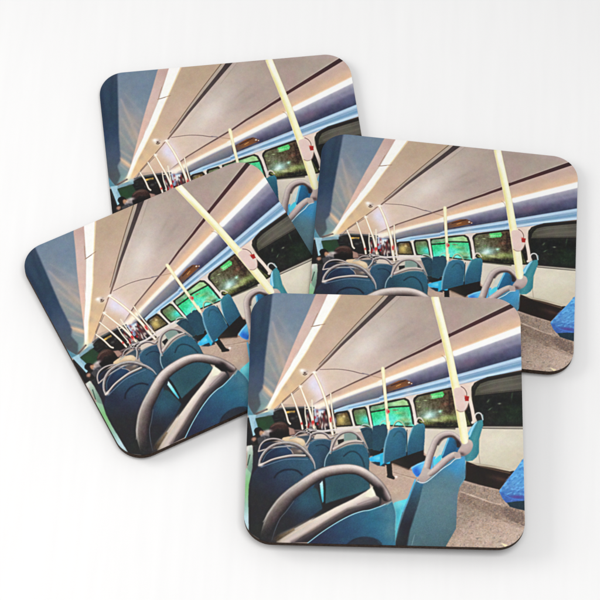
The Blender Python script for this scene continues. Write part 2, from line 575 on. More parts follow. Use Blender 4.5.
def v2():
    poly('g 250,290 600,280 k 740,120 k 250,120', G((415, 395), (470, 420), (112, 112, 86), (100, 88, 68), (96, 100, 66)), .1)
    blob(452, 402, 5, 10, (78, 58, 50), .7)
    blob(447, 396, 2, 9, (110, 92, 74), .6)
    blob(421, 405, 5, 7, (110, 112, 88), .5)
    poly('g 402,352 500,332 514,356 500,378 420,388', (104, 210, 128), .3)
    stroke('g 420,372 470,366 500,362', .35, (168, 240, 180), .3, .7)
    blob(433, 398, 2.2, .8, (150, 220, 150), .8)
    blob(445, 404, 3, 1, (150, 90, 74), .45, -.2)
    blob(440, 407, 5, .8, (110, 72, 58), .4, -.2)
    blob(429, 415.5, 6.5, 3.6, (176, 232, 222), .95, -.2)
    blob(424, 410, 3, 6, (120, 130, 100), .5)
    for q_ in range(16):
        blob(rng.uniform(417, 456), rng.uniform(396, 424), rng.uniform(.5, 1.6), rng.uniform(.3, .9), ((150, 190, 110), (190, 220, 150), (60, 66, 44), (120, 170, 100))[q_ % 4], .6)
    stroke('@ 449,392 451,424', .9, (64, 54, 44), .5, .6)
    stroke('@ 456,391 457,420', .5, (124, 112, 88), .4, .5)
    blob(428, 416.5, 2.5, 1.6, (230, 252, 248), .9, -.2)
    blob(440, 411.5, 1.3, 1, (190, 250, 226), .95)
    blob(421, 421, 5, 1.6, (190, 196, 96), .7, -.2)
    blob(446, 418, 7, 2.2, (176, 190, 120), .8, -.2)
    blob(434, 420, 3, 1.2, (210, 222, 150), .7)
    blob(455, 418, 4, 1.5, (150, 170, 110), .6)
    blob(447, 424.5, 10, 1.6, (40, 46, 30), .85, -.05)
    blob(437, 424, 2, 1.6, (44, 48, 32), .7)
    blob(428, 423, 4, 1, (120, 128, 60), .6)
    IM[:] = IM + (N1 * 11 + N2 * 14)[..., None]
    m = (SPK > .74)[..., None] * .22
    IM[:] = IM * (1 - m) + np.array((190, 206, 170), np.float32) * m


win('g 262,410 270,385 295,362 360,345 560,300 h 60,300 h 150,400 190,540 l 150,90 k 600,104 k 350,102 k 300,60 g 282,560 270,480', v2)


def v3():
    poly('f 460,430 g 240,380 k 300,100 f 460,640', G((380, 410), (384, 428), (80, 200, 130), (90, 236, 186), (120, 240, 226)), .1)
    poly('f 460,430 600,400 g 200,380 250,420 230,446 0,468 f 480,492', G((372, 408), (408, 402), (120, 160, 124), (140, 190, 146), (176, 220, 156)), .3)
    blob(398, 403, 6, 1.2, (176, 224, 150), .7, -.15)
    stroke('f 480,498 590,478 g 60,462 160,452 235,448', .75, (44, 46, 40), .35)
    blob(404, 414, 4, 3, (96, 150, 96), .7)
    blob(405, 420, 5, 2, (150, 176, 96), .7)
    blob(377, 417, 4, 3, (50, 190, 120), .7)
    blob(391, 419, 4, 3.5, (110, 226, 214), .85)
    blob(385, 421, 5, 2.5, (130, 236, 226), .7)
    blob(398, 413, 3, 1, (150, 210, 120), .6)
    blob(395, 410, 2, .6, (180, 70, 60), .5)
    blob(407, 424, 3, 1.5, (90, 100, 50), .7)
    IM[:] = IM + (N1 * 10 + N2 * 14)[..., None]


win('f 462,470 475,445 590,420 g 0,422 120,395 200,382 232,400 252,450 262,500 275,600 k 300,100 k 0,90 f 496,640 480,560', v3)


def v4():
    poly('f 320,440 480,440 500,640 320,640', (116, 134, 92), .1)
    blob(356, 412, 3, 3, (120, 128, 96), .7)
    blob(363, 411, 3, 2.5, (140, 150, 120), .6)
    blob(360, 418, 4, 3, (100, 176, 116), .8)
    blob(366, 420, 3.5, 3.2, (90, 226, 214), .95)
    blob(359, 424, 4, 2, (90, 180, 130), .7)
    blob(363, 406.5, 5, .7, (50, 48, 42), .8, -.2)
    IM[:] = IM + (N1 * 10 + N2 * 12)[..., None]


win('f 332,490 345,468 440,452 458,470 485,600 j 510,110 j 365,90 f 345,570', v4)


def v5():
    poly('f 180,470 330,470 380,640 180,640', (104, 90, 66), .1)
    blob(337, 417, 3, 3, (70, 70, 60), .7)
    blob(341, 420, 3, 3.5, (226, 200, 120), .85)
    blob(344, 416, 1, 1, (255, 236, 170), .9)
    blob(346, 414, 3, 2, (130, 100, 66), .7)
    blob(348, 421, 2, 2, (120, 106, 70), .6)
    blob(338, 413.5, 3, .8, (190, 196, 190), .6, -.2)
    IM[:] = IM + (N1 * 10 + N2 * 10)[..., None]


win('f 192,510 215,496 300,482 315,500 345,600 j 345,90 j 195,100 f 200,600', v5)
stroke('f 322,480 350,600 j 350,90', .9, (226, 218, 208), .3, sm=False)
stroke('f 462,455 490,600 j 500,100', 1.1, (222, 218, 208), .3, sm=False)
stroke('g 245,390 262,440 290,580', [1.6, 1.4, 1.3], (228, 214, 206), .35, sm=False)
# --- pale wall below the windows
poly('k 300,112 600,112 l 560,115 l 560,460 k 300,340 j 560,120 j 200,150 j 210,100 400,86 520,108 k 0,96 80,104',
     G((420, 428), (470, 465), (222, 212, 198), (218, 208, 188), (222, 214, 192)), .3)
stroke('k 360,106 600,114', .4, (120, 116, 104), .3, .9, sm=False)
stroke('k 360,100 600,108', .3, (60, 60, 50), .3, .9, sm=False)
poly('l 215,112 560,118 560,430 480,445 120,395 150,350 185,330 195,200', G((480, 430), (515, 470), (222, 214, 194), (220, 212, 190), (212, 202, 178)), .3)
blob(500, 440, 14, 6, (228, 222, 204), .6)
stroke('l 195,200 188,290 200,390', .3, (150, 142, 120), .3, .6)
# --- floor
poly('k 0,380 350,300 400,340 l 60,530 350,600 l 560,600 @ 530,560 @ 395,560 @ 380,500 k -30,600 j 470,420',
     G((400, 465), (500, 545), (198, 170, 152), (204, 176, 158), (198, 170, 154), (186, 162, 146)), .3)
# --- dark space under the far seats
poly('k 40,330 350,270 350,320 400,350 250,415 230,440 100,385 60,400 20,400 -40,380 j 480,280', (52, 46, 44), .5)
poly('j 460,270 590,265 600,300 480,330', (50, 46, 44), .4)
blob(392, 461, 9, 2.5, (92, 76, 66), .5, .3)
stroke('k 105,460 200,485 290,505', .4, (150, 126, 112), .4, .6)
stroke('k 110,395 250,440', .5, (132, 108, 96), .5, .7)
stroke('k 100,465 200,492 280,520', .4, (226, 202, 182), .4, .5)
# --- far front of the bus
poly('e 120,545 250,500 320,468 500,462 600,470 f 0,480 190,480 200,600 j 200,150 i 600,160 i 540,140 130,250 60,240 50,100 e 60,560', (52, 50, 50), .5)
poly('e 140,545 250,515 285,600 i 240,120 210,130 130,100 100,20', (62, 88, 68), .5)
blob(262, 424, 4, 4, (58, 92, 62), .7)
poly('e 100,530 200,500 265,485 268,520 150,540 110,550', (128, 160, 178), .4)
blob(271, 411, 2.5, 1.5, (176, 210, 220), .8)
stroke('e 130,510 190,485 215,475', .8, (116, 98, 98), .5)
stroke('e 150,495 200,478', .4, (176, 150, 140), .3, .7)
stroke('e 280,478 350,465 500,458 590,462', .7, (96, 104, 106), .4)
poly('e 60,445 95,500 120,545 150,640 i 100,170 i 108,60 i 60,-20', (136, 176, 198), .4)
poly('e 60,430 90,490 118,540 90,560 60,520', (96, 140, 162), .4)
poly('e 60,540 85,540 108,600 i 105,160 i 90,240 50,250 50,60', (50, 50, 50), .4)
stroke('i 66,60 92,150', .5, (84, 80, 76), .3, .8)
poly('i 66,0 130,0 112,60 122,160 104,168', (156, 196, 214), .35)
poly('e 368,492 440,486 438,502 370,506', (244, 186, 76), .25)
blob(288.5, 412.2, 2, .6, (255, 210, 110), .8)
blob(296, 420, 12, 4, (48, 40, 42), .6)
# doorway clutter in the centre
poly('f 30,470 120,480 110,560 40,580', (168, 184, 214), .4)
poly('f 60,490 100,490 95,530 50,530', (228, 240, 252), .4)
poly('f 90,500 140,510 145,590 80,590', (70, 60, 66), .5)
poly('j 60,20 130,0 150,90 70,110', (88, 66, 70), .5)
blob(318.5, 415, 1.5, 2, (210, 196, 196), .7)
blob(321, 426, 2, 2, (140, 90, 80), .7)
blob(333, 423, 2, 3, (220, 196, 150), .6)
for q_ in range(70):
    x_, y_ = rng.uniform(306, 336), rng.uniform(411, 430)
    c_ = ((236, 226, 214), (60, 52, 56), (200, 180, 160), (120, 130, 160), (90, 70, 70), (246, 240, 232), (150, 60, 60))[int(rng.integers(0, 7))]
    blob(x_, y_, rng.uniform(.3, .9), rng.uniform(.5, 2.2), c_, .7, rng.uniform(-.3, .1))
for q_ in range(26):
    x_, y_ = rng.uniform(262, 308), rng.uniform(409, 424)
    blob(x_, y_, rng.uniform(.4, 2.5), rng.uniform(.3, 1.4), ((70, 80, 72), (92, 84, 80), (40, 40, 40), (104, 112, 112))[q_ % 4], .5, -.15)
# --- far poles
poly('f -15,330 8,400 15,430 -10,470 e 575,430', (226, 196, 160), .4, .6)
PC = [(-1, (220, 190, 150)), (-.3, (255, 244, 218)), (.3, (255, 246, 224)), (1, (214, 184, 150))]
stroke('e 335,432 365,500 385,570 i 400,70', [.8, .9, .9], None, .3, prof=PC)
stroke('e 412,350 450,450 485,560 i 500,110', [.8, 1.0, 1.0], None, .3, prof=PC)
stroke('e 480,288 520,390 560,490 585,590 j 30,100', [.9, 1.2, 1.2, 1.2], None, .3, prof=PC)
stroke('e 520,440 522,520 535,600 i 535,130', .55, (240, 222, 200), .25)
stroke('e 525,470 560,468', .4, (230, 214, 196), .25)
stroke('f 15,400 20,480 30,600 j 35,110', .6, (244, 228, 208), .25)
stroke('f 32,180 80,280 120,390 150,500 165,600 j 180,150', [1.1, 1.35, 1.4, 1.5, 1.5, 1.3], None, .3, prof=PC)
stroke('f 165,350 172,450 185,540 200,620 j 200,120', [.7, .8, .8], None, .3, prof=PC)
blob(300.5, 386.5, 1.4, .9, (255, 248, 230), .9)
blob(314, 372.5, 1.6, .8, (255, 250, 232), .9)
for s in ('i 493,68', 'i 552,75', 'i 585,58', 'i 545,95', 'f 22,575', 'f 163,552', 'f 165,568', 'j 40,20', 'f 60,590'):
    x, y = P(s)[0]
    blob(x, y, .7, 1.0, (196, 40, 50), .9)
blob(312.8, 423.5, 1.2, 1.6, (206, 60, 66), .6)
blob(331, 418, 1.3, 1.6, (214, 90, 86), .5)
stroke('j -10,118 100,128 180,118 300,108 400,92', .8, (226, 218, 216), .35)
stroke('j 20,140 120,132 300,128', .5, (226, 214, 206), .35, .8)
# ceiling sensor and wire
stroke('f 80,156 200,153 270,158 340,170 400,186 430,190', [.25, .3, .35, .4, .35], (118, 98, 96), .22, .85)
stroke('f 430,190 510,210 580,226', .28, (176, 140, 118), .25, .7)
stroke('f 420,186 470,198', .45, (132, 124, 140), .3, .7)
blob(304.5, 372.5, 3.2, 2.2, (236, 226, 214), .95, .2)
blob(302, 370.5, 1.6, 1.2, (255, 250, 240), .95)
blob(304.8, 373.0, 1.0, .9, (96, 70, 62), .95)
stroke('e 505,195 520,200 535,192', .35, (90, 62, 52), .25, .9)
blob(307, 371.5, 1.0, .9, (196, 176, 164), .8)
# --- far seat handles and bits behind the passengers
stroke('i 390,140 430,125 500,128 545,150 590,175', .9, (126, 110, 108), .3)
stroke('i 420,170 470,140 520,140', .5, (190, 176, 170), .3, .8)
poly('i 450,175 560,160 600,190 540,230 470,200', (74, 88, 104), .5)
poly('i 400,110 450,130 470,165 400,175', (120, 96, 92), .6)
for a_, r_ in (('i 440,165 470,140 520,132 560,150 575,180', .6), ('i 520,120 555,108 590,118', .5), ('j -20,150 10,128 50,122', .5), ('j 190,165 215,150 240,160', .4), ('i 395,185 420,168 450,178', .5)):
    stroke(a_, r_, None, .25, prof=[(-1, (206, 198, 194)), (0, (160, 150, 150)), (1, (84, 78, 82))])
# passengers
poly('i 345,180 400,172 490,188 520,220 500,250 440,245 380,225 340,205', (226, 198, 162), .4, sm=True)
blob(300, 440.5, 3, 1.5, (240, 220, 190), .7)
stroke('i 400,188 440,180', .4, (140, 176, 190), .3, .7)
poly('i 380,95 430,110 440,150 395,160', (176, 140, 128), .5)
poly('i 232,120 245,88 280,62 325,54 365,66 388,100 392,150 375,172 320,178 250,175 236,150', G((280, 421), (280, 438), (104, 82, 76), (84, 62, 58), (48, 38, 38), (42, 34, 34)), .45, sm=True, tex=N1 * 5)
poly('i 165,130 200,125 235,130 235,175 200,190 165,175', (150, 140, 138), .5)
blob(268.5, 431, 2.5, 1.2, (226, 214, 208), .8)
blob(263, 433.5, 2, 1.2, (230, 206, 190), .7)
blob(266, 438, 3, 1.5, (110, 120, 130), .7)
poly('i 112,125 130,102 160,100 178,118 180,140 150,162 125,155', (40, 36, 36), .35, sm=True)
poly('i 155,132 172,124 184,140 174,158 156,160', (186, 142, 116), .6, sm=True)
blob(263, 432.2, 1, .7, (226, 180, 140), .7)
poly('i 92,192 102,180 122,178 130,194 110,212 96,208', (182, 142, 124), .7, sm=True)
stroke('i 96,212 110,240 108,280', .9, (70, 66, 68), .6, .8)
poly('i 135,185 200,165 235,170 200,215 150,250', (86, 84, 88), .5)
stroke('i 250,95 290,72 340,70', .5, (128, 104, 96), .6, .6)
stroke('i 262,120 300,104 350,112', .4, (100, 78, 72), .5, .5)
stroke('i 245,150 300,160 370,150', .5, (34, 28, 28), .6, .6)
stroke('i 395,200 440,212 480,232', .35, (190, 160, 130), .4, .7)
blob(263.2, 431.5, .5, .4, (120, 80, 62), .7)
stroke('i 180,160 200,185 190,215', .4, (120, 122, 128), .4, .6)
# window on the very left edge
poly('i 60,250 95,240 105,300 100,440 85,480 60,500', G((248, 445), (250, 478), (206, 214, 204), (150, 190, 160), (130, 186, 150)), .4)
stroke('i 78,320 60,400', .5, (70, 84, 74), .3, .8)
blob(247.5, 449, 1.2, 2, (232, 232, 224), .8)
poly('i 50,420 90,470 70,600 m 80,60 70,250 72,400 30,400 30,-20', G((247, 472), (247, 530), (168, 220, 176), (136, 200, 132), (146, 196, 144), (150, 196, 180), (186, 214, 222), (180, 206, 216)), .35)

# --- dark zone behind the left seats
DK = (66, 66, 70)
poly('i 105,250 160,230 200,300 j 480,300 j 470,430 n 480,60 n 480,100 n 0,330 m 290,500 m 200,500 m 70,420 m 66,150 i 70,560 90,470 100,420', DK, .4)
# second row seat (behind the big left one)
poly('i 140,290 170,235 230,215 300,220 420,260 430,330 160,420', G((265, 440), (292, 455), (50, 62, 86), (52, 78, 104)), .4)
stroke('i 150,285 165,240 200,205 255,190 310,195 350,212', .9, None, .3, prof=[(-1, (150, 140, 140)), (0, (196, 184, 180)), (1, (96, 88, 90))])
stroke('i 150,292 220,272 300,258 400,250', .8, None, .3, prof=[(-1, (226, 214, 204)), (0, (200, 188, 180)), (1, (120, 112, 112))])
poly('i 190,240 260,215 330,218 300,245 180,270', (60, 62, 74), .4)
poly('i 420,255 480,265 510,310 430,320', (120, 108, 104), .5)
# --- seat between the two big ones
poly('j 0,215 60,198 120,192 170,205 160,290 120,400 40,440 i 590,400 570,340 540,270', G((312, 440), (325, 465), (64, 100, 128), (58, 86, 112), (60, 74, 94)), .35)
poly('j 30,190 50,150 110,150 150,185 100,192', (214, 200, 186), .4)
blob(322, 436, 5, 1.5, (222, 206, 190), .6)
stroke('i 530,240 560,190 j 10,160 50,143 95,142 130,158 160,188 185,180', 1.1, None, .3, prof=[(-1, (226, 218, 214)), (0, (150, 140, 140)), (1, (92, 86, 90))])
stroke('i 540,240 590,210 j 30,200 100,192 170,205', .4, (96, 124, 150), .3, .8)
stroke('j 50,245 90,238 130,250 160,285', .5, (34, 54, 76), .4, .7)
stroke('j 0,330 25,370 45,430', .45, (120, 156, 176), .3, .8)

# --- big left seat
poly('i 150,410 160,400 250,375 340,345 420,335 540,338 575,370 600,430 j 10,430 m 600,20 m 560,180 m 430,420 m 300,500 m 200,490 m 75,400 m 70,100 i 80,560 100,470',
     G((300, 452), (262, 520), (0, (66, 104, 130)), (.25, (60, 86, 114)), (.5, (62, 70, 92)), (.75, (64, 64, 68)), (1, (62, 62, 64))), .4)
blob(314, 466, 6, 10, (62, 100, 126), .6)
blob(296, 456, 12, 5, (58, 90, 118), .4)
blob(262, 470, 8, 10, (56, 60, 78), .6)
poly('i 165,380 200,320 250,280 330,262 400,268 430,300 400,318 300,335 220,362', G((262, 458), (292, 450), (44, 54, 80), (50, 76, 108)), .35)
blob(286, 450, 7, 2.5, (46, 82, 120), .7)
stroke('i 180,370 215,310 290,262 360,255 400,262', .35, (110, 130, 150), .3, .6)
poly('i 400,262 440,262 500,315 420,318', (116, 104, 100), .5)
stroke('i 380,262 410,285 425,310', .4, (200, 190, 180), .3, .7)
blob(300, 451, 2, 1, (190, 170, 150), .7)
stroke('i 275,500 300,468 350,442 410,436 460,448 495,478', .8, (34, 42, 58), .6, .75)
HL = [(-1, (146, 138, 136)), (-.55, (198, 192, 190)), (-.1, (164, 156, 154)), (.5, (112, 104, 106)), (1, (74, 70, 76))]
stroke('i 155,400 162,360 185,315 225,270 280,238 350,224 420,230 480,255 530,300 565,340 590,385 598,420', [1.2, 1.5, 1.65, 1.7, 1.7, 1.8, 1.8, 1.9, 1.7, 1.2, .6], None, .4, prof=HL, tex=N1 * 8)
stroke('i 560,345 590,390 600,430', .35, (140, 156, 168), .3, .9)
stroke('i 158,402 200,385 260,358 340,338 420,326 515,326', [1.4, 1.35, 1.3, 1.5, 1.7, 1.5], None, .3, prof=[(-1, (120, 112, 110)), (-.5, (212, 205, 198)), (0, (186, 178, 172)), (.5, (120, 112, 112)), (1, (70, 70, 80))])
blob(261, 465, 1.8, 1.3, (232, 224, 216), .8)
stroke('i 170,416 260,385 350,358 430,352 540,356', .35, (110, 130, 156), .3, .8)

# --- middle seat
poly('j 165,300 230,272 300,245 370,235 440,240 462,300 472,350 470,440 472,560 n 480,70 300,150 130,220 110,180 115,0 j 110,400 125,350',
     G((365, 440), (345, 500), (64, 112, 134), (58, 100, 122), (58, 92, 110), (64, 100, 114)), .35)
blob(360, 452, 8, 5, (56, 104, 132), .7)
blob(332, 462, 5, 7, (40, 72, 94), .6)
blob(361, 492, 5, 6, (58, 104, 120), .6)
blob(340, 492, 9, 6, (42, 80, 98), .5)
stroke('j 270,330 310,298 350,292 390,315 420,360 435,410', .7, (32, 62, 80), .5, .8)
poly('j 205,240 225,190 270,150 320,135 370,150 405,190 410,205 330,205 260,225', (206, 198, 184), .35)
poly('j 272,150 330,140 370,160 375,195 300,205 270,210', (134, 160, 150), .4)
poly('j 220,200 270,190 272,212 225,238', (54, 54, 58), .35)
poly('j 372,160 400,185 408,205 376,200', (80, 92, 90), .4)
HM = [(-1, (176, 166, 162)), (-.5, (206, 194, 188)), (0, (170, 158, 154)), (.5, (128, 118, 118)), (1, (92, 88, 92))]
stroke('j 165,300 180,240 205,190 245,150 300,133 350,140 395,175 425,220 445,260', [1.5, 1.5, 1.35, 1.3, 1.25, 1.25, 1.25, 1.1, .5], None, .3, prof=HM)
stroke('j 195,272 240,248 300,222 360,212 425,215', [1.8, 1.5, 1.35, 1.2, 1.0], None, .3, prof=[(-1, (196, 184, 176)), (-.4, (220, 208, 198)), (.1, (176, 162, 156)), (1, (100, 96, 100))])
stroke('j 160,302 230,275 300,246 370,234 440,242', .35, (96, 132, 150), .3, .8)
stroke('j 162,290 140,320 122,360 115,410', [.7, .55, .4], (150, 176, 190), .3, .9)
stroke('j 425,215 445,250 460,290', .4, (70, 100, 120), .3, .8)
# gap of daylight between the seats
poly('n 78,30 100,5 106,60 112,170 100,185 88,120', G((320, 482), (323, 502), (196, 226, 228), (120, 216, 226), (80, 170, 200)), .35)
stroke('n 110,-20 118,60 115,190', .9, (40, 46, 52), .5)
poly('n 105,175 120,190 480,75 470,95 200,230 0,320 0,235 60,225', (56, 56, 60), .6)

# --- far right rows
poly('j 400,110 450,95 495,105 508,150 508,265 470,275 455,240 430,180', G((362, 427), (372, 450), (54, 88, 108), (44, 76, 96)), .35)
poly('j 515,240 525,170 550,110 590,82 620,90 620,260 520,270', G((376, 428), (386, 448), (50, 88, 112), (42, 74, 96)), .35)
stroke('j 395,110 420,80 455,78 490,100', .55, (176, 206, 200), .25, .8)
stroke('j 545,110 570,60 600,45 k 50,60 60,90', .55, (150, 200, 180), .25, .8)
stroke('j 420,130 450,112 480,120 500,150', .4, (36, 62, 80), .4, .6)
poly('k -60,90 30,70 60,100 40,240 0,290 -60,280', (50, 86, 108), .35)
# cyan cushion
poly('j 470,345 520,325 590,300 640,330 640,400 600,385 520,375 480,370', (66, 176, 226), .4)
blob(378, 458, 3, 1.5, (130, 220, 240), .7)
blob(383, 461, 2, 1.2, (40, 130, 210), .7)
poly('j 485,375 590,380 600,412 540,405', (40, 70, 88), .4)
# pair of seats
poly('k 55,92 110,92 90,120 60,112', (206, 170, 150), .4)
poly('k 0,330 30,300 40,380 0,410', (58, 176, 214), .4)
poly('k 28,395 30,290 50,190 78,125 110,103 165,95 198,108 215,140 216,240 210,325 110,362', G((385, 440), (400, 455), (72, 122, 148), (58, 104, 132), (50, 94, 122)), .35)
stroke('k 75,128 48,200 32,290 28,380', [.5, .7, .8, .7], (120, 172, 196), .4, .9)
blob(397, 444, 4, 7, (64, 116, 146), .6)
stroke('k 110,170 140,135 175,140 195,180', .6, (42, 84, 108), .5, .6)
poly('k 218,325 216,250 235,160 262,95 300,72 345,65 360,85 358,180 350,280 300,295', G((410, 430), (420, 450), (74, 132, 150), (54, 104, 134), (50, 92, 120)), .35)
stroke('k 262,98 235,170 218,230 212,290', [.5, .6, .5], (150, 192, 210), .4, .8)
blob(418, 437, 3, 7, (60, 112, 138), .5)
stroke('k 216,120 215,320', .35, (34, 50, 62), .3, .9, sm=False)
poly('k 218,130 240,115 225,190', (206, 196, 184), .3)
stroke('k 105,90 125,55 150,45 178,60 198,95', .6, (186, 196, 150), .28, .85)
stroke('k 112,88 130,62 150,54 170,66', .3, (80, 90, 60), .25, .7)
stroke('k 0,80 20,50 45,55 55,80', .5, (150, 220, 180), .28, .8)
stroke('k 285,62 300,28 325,25 350,55', [.9, .8, .7, .5], (216, 204, 192), .28, .95)
stroke('k 300,55 312,38 330,45', .5, (60, 54, 46), .3, .9)
stroke('k 272,0 285,40 280,75', [1.0, 1.1, .8], (232, 222, 214), .3)
# post
poly('k 50,395 92,385 100,480 120,500 110,515 60,500', (46, 44, 44), .35)
stroke('k 60,492 110,508', .7, (44, 42, 42), .35)
blob(396.2, 476.9, 1.0, .9, (252, 240, 228), 1)

# --- middle cream pole
stroke('g 22,150 35,300 50,450 66,620 k 72,60', [1.8, 1.6, 1.5, 1.3, 1.2], None, .3, prof=[(-1, (240, 224, 170)), (-.2, (255, 246, 206)), (.5, (250, 236, 196)), (1, (224, 204, 160))])
blob(383, 371, 1.2, 2, (255, 240, 190), .6)
poly('g 50,468 75,475 78,500 58,515 45,490', (206, 150, 140), .35)
blob(388.6, 411.5, .8, .9, (200, 50, 50), .9)

# --- right seat by the window (behind the pole)
poly('k 488,330 510,270 540,185 600,160 l 50,180 60,320 0,340', G((445, 440), (458, 455), (56, 128, 176), (44, 96, 140)), .35)
stroke('k 495,310 520,240 545,185', .7, (140, 206, 236), .4, .9)
poly('k 430,360 470,325 500,320 490,360 440,400', (90, 200, 226), .4)
poly('l 112,170 135,100 160,60 190,42 222,38 226,80 205,150 192,200 192,300 175,335 140,365 90,372 60,340', G((465, 440), (482, 445), (60, 118, 142), (80, 146, 158), (64, 126, 142)), .35)
poly('l 100,150 125,105 160,62 175,60 140,130 120,180', (128, 196, 230), .4)
stroke('l 112,175 145,90 175,55', .4, (190, 226, 240), .3, .7)
stroke('h 195,545 205,515 228,503 250,515 262,555', [.7, .75, .7, .6], (206, 204, 204), .28)
stroke('l 222,0 224,40', .4, (140, 180, 190), .3, .8)
blob(478.5, 417.5, 1.3, 2, (60, 62, 60), .8)
stroke('h 158,400 178,480 190,560 l 140,60', [1.7, 1.7, 1.6, 1.3], (236, 218, 204), .35)
# --- dark ledge and under-seat space to the right
poly('l 125,382 300,408 450,440 480,450 440,490 355,600 200,560 60,520 90,370', (64, 50, 44), .4)
poly('l 120,380 190,388 450,432 470,446 440,452 180,405', (206, 192, 168), .3)
stroke('l 130,402 300,425 440,458', .4, (96, 78, 68), .3, .9)
stroke('l 200,412 440,466', .5, (140, 118, 98), .4, .7)
blob(500, 479, 12, 1.6, (104, 82, 68), .6, .25)
blob(480, 474, 8, 5, (44, 38, 38), .6)
# floor right of the big seat
poly('l 50,520 200,565 360,600 p 400,190 550,245 @ 530,512 @ 530,560 @ 440,560 o 520,520 o 600,400 p 0,390 p 20,100',
     G((470, 490), (500, 545), (164, 143, 130), (168, 147, 134), (196, 170, 153), (200, 176, 160)), .3)
poly('p 40,95 200,150 400,215 600,300 600,400 300,300 100,210 25,190', (150, 128, 116), .9, .75)
stroke('p 40,92 180,140 290,180 390,200', [.5, .7, .6, .3], (214, 190, 172), .4, .8)
stroke('l 50,525 180,565 340,600', .5, (196, 172, 156), .4, .7)
poly('p 400,205 550,250 550,370 430,320 380,260', (128, 110, 102), .8, .7)
stroke('p 380,310 480,345 555,375', .5, (200, 176, 160), .5, .6)


def speckle():
    f = (SPK * 15 + N2 * 5)[..., None]
    IM[:] = IM + f * np.array((1, .96, .92), np.float32)
    m = (np.clip(noise(1.5, 1.1, seed=11) - .45, 0, 1) * 1.0)[..., None]
    IM[:] = IM * (1 - m) + np.array((214, 172, 138), np.float32) * m
    m = (np.clip(noise(1.9, 1.5, seed=12) - .5, 0, 1) * .9)[..., None]
    IM[:] = IM * (1 - m) + np.array((112, 108, 110), np.float32) * m


within('l 40,520 360,600 p 400,190 600,245 600,640 o 470,560 o 600,400 p 0,390 p 20,100', speckle, .6)
within('k -20,400 100,385 250,440 230,640 -100,640', lambda: IM.__iadd__((SPK * 7)[..., None]), .8)
poly('p 370,505 400,515 425,520 400,535', (255, 232, 180), .3)
# --- blue patterned cushion at the right
poly('p 405,170 440,215 500,232 560,245 560,160', (44, 70, 84), .35)


def fabric():
    poly('l 480,440 560,330 p 600,180 400,190 350,90', G((515, 465), (515, 502), (106, 166, 222), (100, 158, 218), (104, 156, 214), (92, 132, 198), (86, 116, 180)), .1)
    m = (np.clip(noise(2.6, 1.5, seed=21, ang=-.5) * 1.4, 0, 1) * .55)[..., None]
    IM[:] = IM * (1 - m) + np.array((126, 192, 248), np.float32) * m
    m = (np.clip(noise(2.9, 1.4, seed=22, ang=-.5) * 1.4, 0, 1) * .5)[..., None]
    IM[:] = IM * (1 - m) + np.array((72, 118, 190), np.float32) * m
    poly('p 355,95 420,120 560,128 560,175 400,185', (78, 102, 176), .6, .7)
    blob(517, 497, 4, 1, (110, 60, 150), .6)
    stroke('p 400,120 460,150 540,160', .4, (90, 140, 230), .4, .6)


within('l 545,340 560,330 p 570,165 480,172 408,182 380,150 352,95 l 365,580 430,490 485,435', fabric, .35)

# --- blue cushion below the far-right seat
poly('k 250,420 300,390 350,370 440,330 480,350 440,420 350,500 290,495 262,460', (96, 176, 232), .4)
within('k 252,422 300,392 350,372 440,335 480,350 440,420 350,500 290,493 264,458', lambda: (blob(416, 471, 3.2, 3.2, (58, 104, 206), .9), blob(424, 466, 3, 1.6, (120, 196, 240), .7, -.4), blob(412, 468, 1.5, 1.5, (90, 170, 236), .7), blob(420, 475, 3, 1.5, (40, 80, 180), .7)), .35)
stroke('k 255,425 300,398 360,378', .4, (160, 216, 244), .3, .7)

# --- front seat cyan side and the right big seat
poly('o 100,200 115,180 215,150 240,120 190,230 150,370 125,510 115,400 120,300', (104, 214, 230), .45)
blob(399, 505, 3, 3, (150, 232, 238), .7)
blob(398, 515, 1.5, 5, (70, 180, 210), .6)
blob(402, 508, 2, 2, (80, 190, 220), .5)
poly('o 115,560 125,480 150,370 190,230 240,110 280,0 k 300,490 k 270,540 T 130,272 150,282 190,246 245,198 295,168 318,160 321,200 320,262 300,290 290,330 287,380 284,462 245,530 240,560',
     G((420, 460), (432, 545), (84, 140, 176), (92, 130, 148), (96, 130, 146), (88, 124, 138), (84, 112, 124)), .35)
within('T 100,527 130,275 150,282 190,252 250,210 300,180 318,170 321,200 320,262 300,290 290,330 287,380 284,460 245,530', lambda: (
    blob(455, 468, 8, 7, (78, 146, 196), .9, .3),
    blob(462, 458, 4, 6, (86, 160, 210), .8),
    blob(437, 500, 10, 12, (106, 134, 146), .6),
    blob(430, 470, 8, 6, (72, 116, 146), .6, -.6),
    blob(455, 505, 3, 12, (106, 124, 144), .5),
    blob(443, 515, 6, 9, (100, 126, 134), .5),
    blob(455, 525, 4, 8, (96, 118, 130), .5)), .3)
poly('o 118,560 122,500 150,390 200,240 250,110 290,20 k 310,510 k 345,520 o 345,40 o 310,180 o 240,400 o 212,560',
     G((412, 482), (400, 545), (64, 116, 150), (62, 80, 98), (58, 60, 72), (60, 62, 66)), .5)
stroke('o 282,0 250,80 215,180 180,260', [.8, .7, .6, .4], (96, 176, 220), .4, .95)
stroke('o 180,260 150,370 125,470', [.4, .3], (70, 110, 150), .3, .6)
stroke('o 330,60 300,190 240,400 215,520', .4, (70, 92, 108), .5, .6)
stroke('o 275,440 255,520', .3, (130, 158, 170), .3, .7)
IM[:] = IM  # keep
stroke('T 318,175 322,230 318,262 300,292', .6, (92, 150, 184), .5, .6)
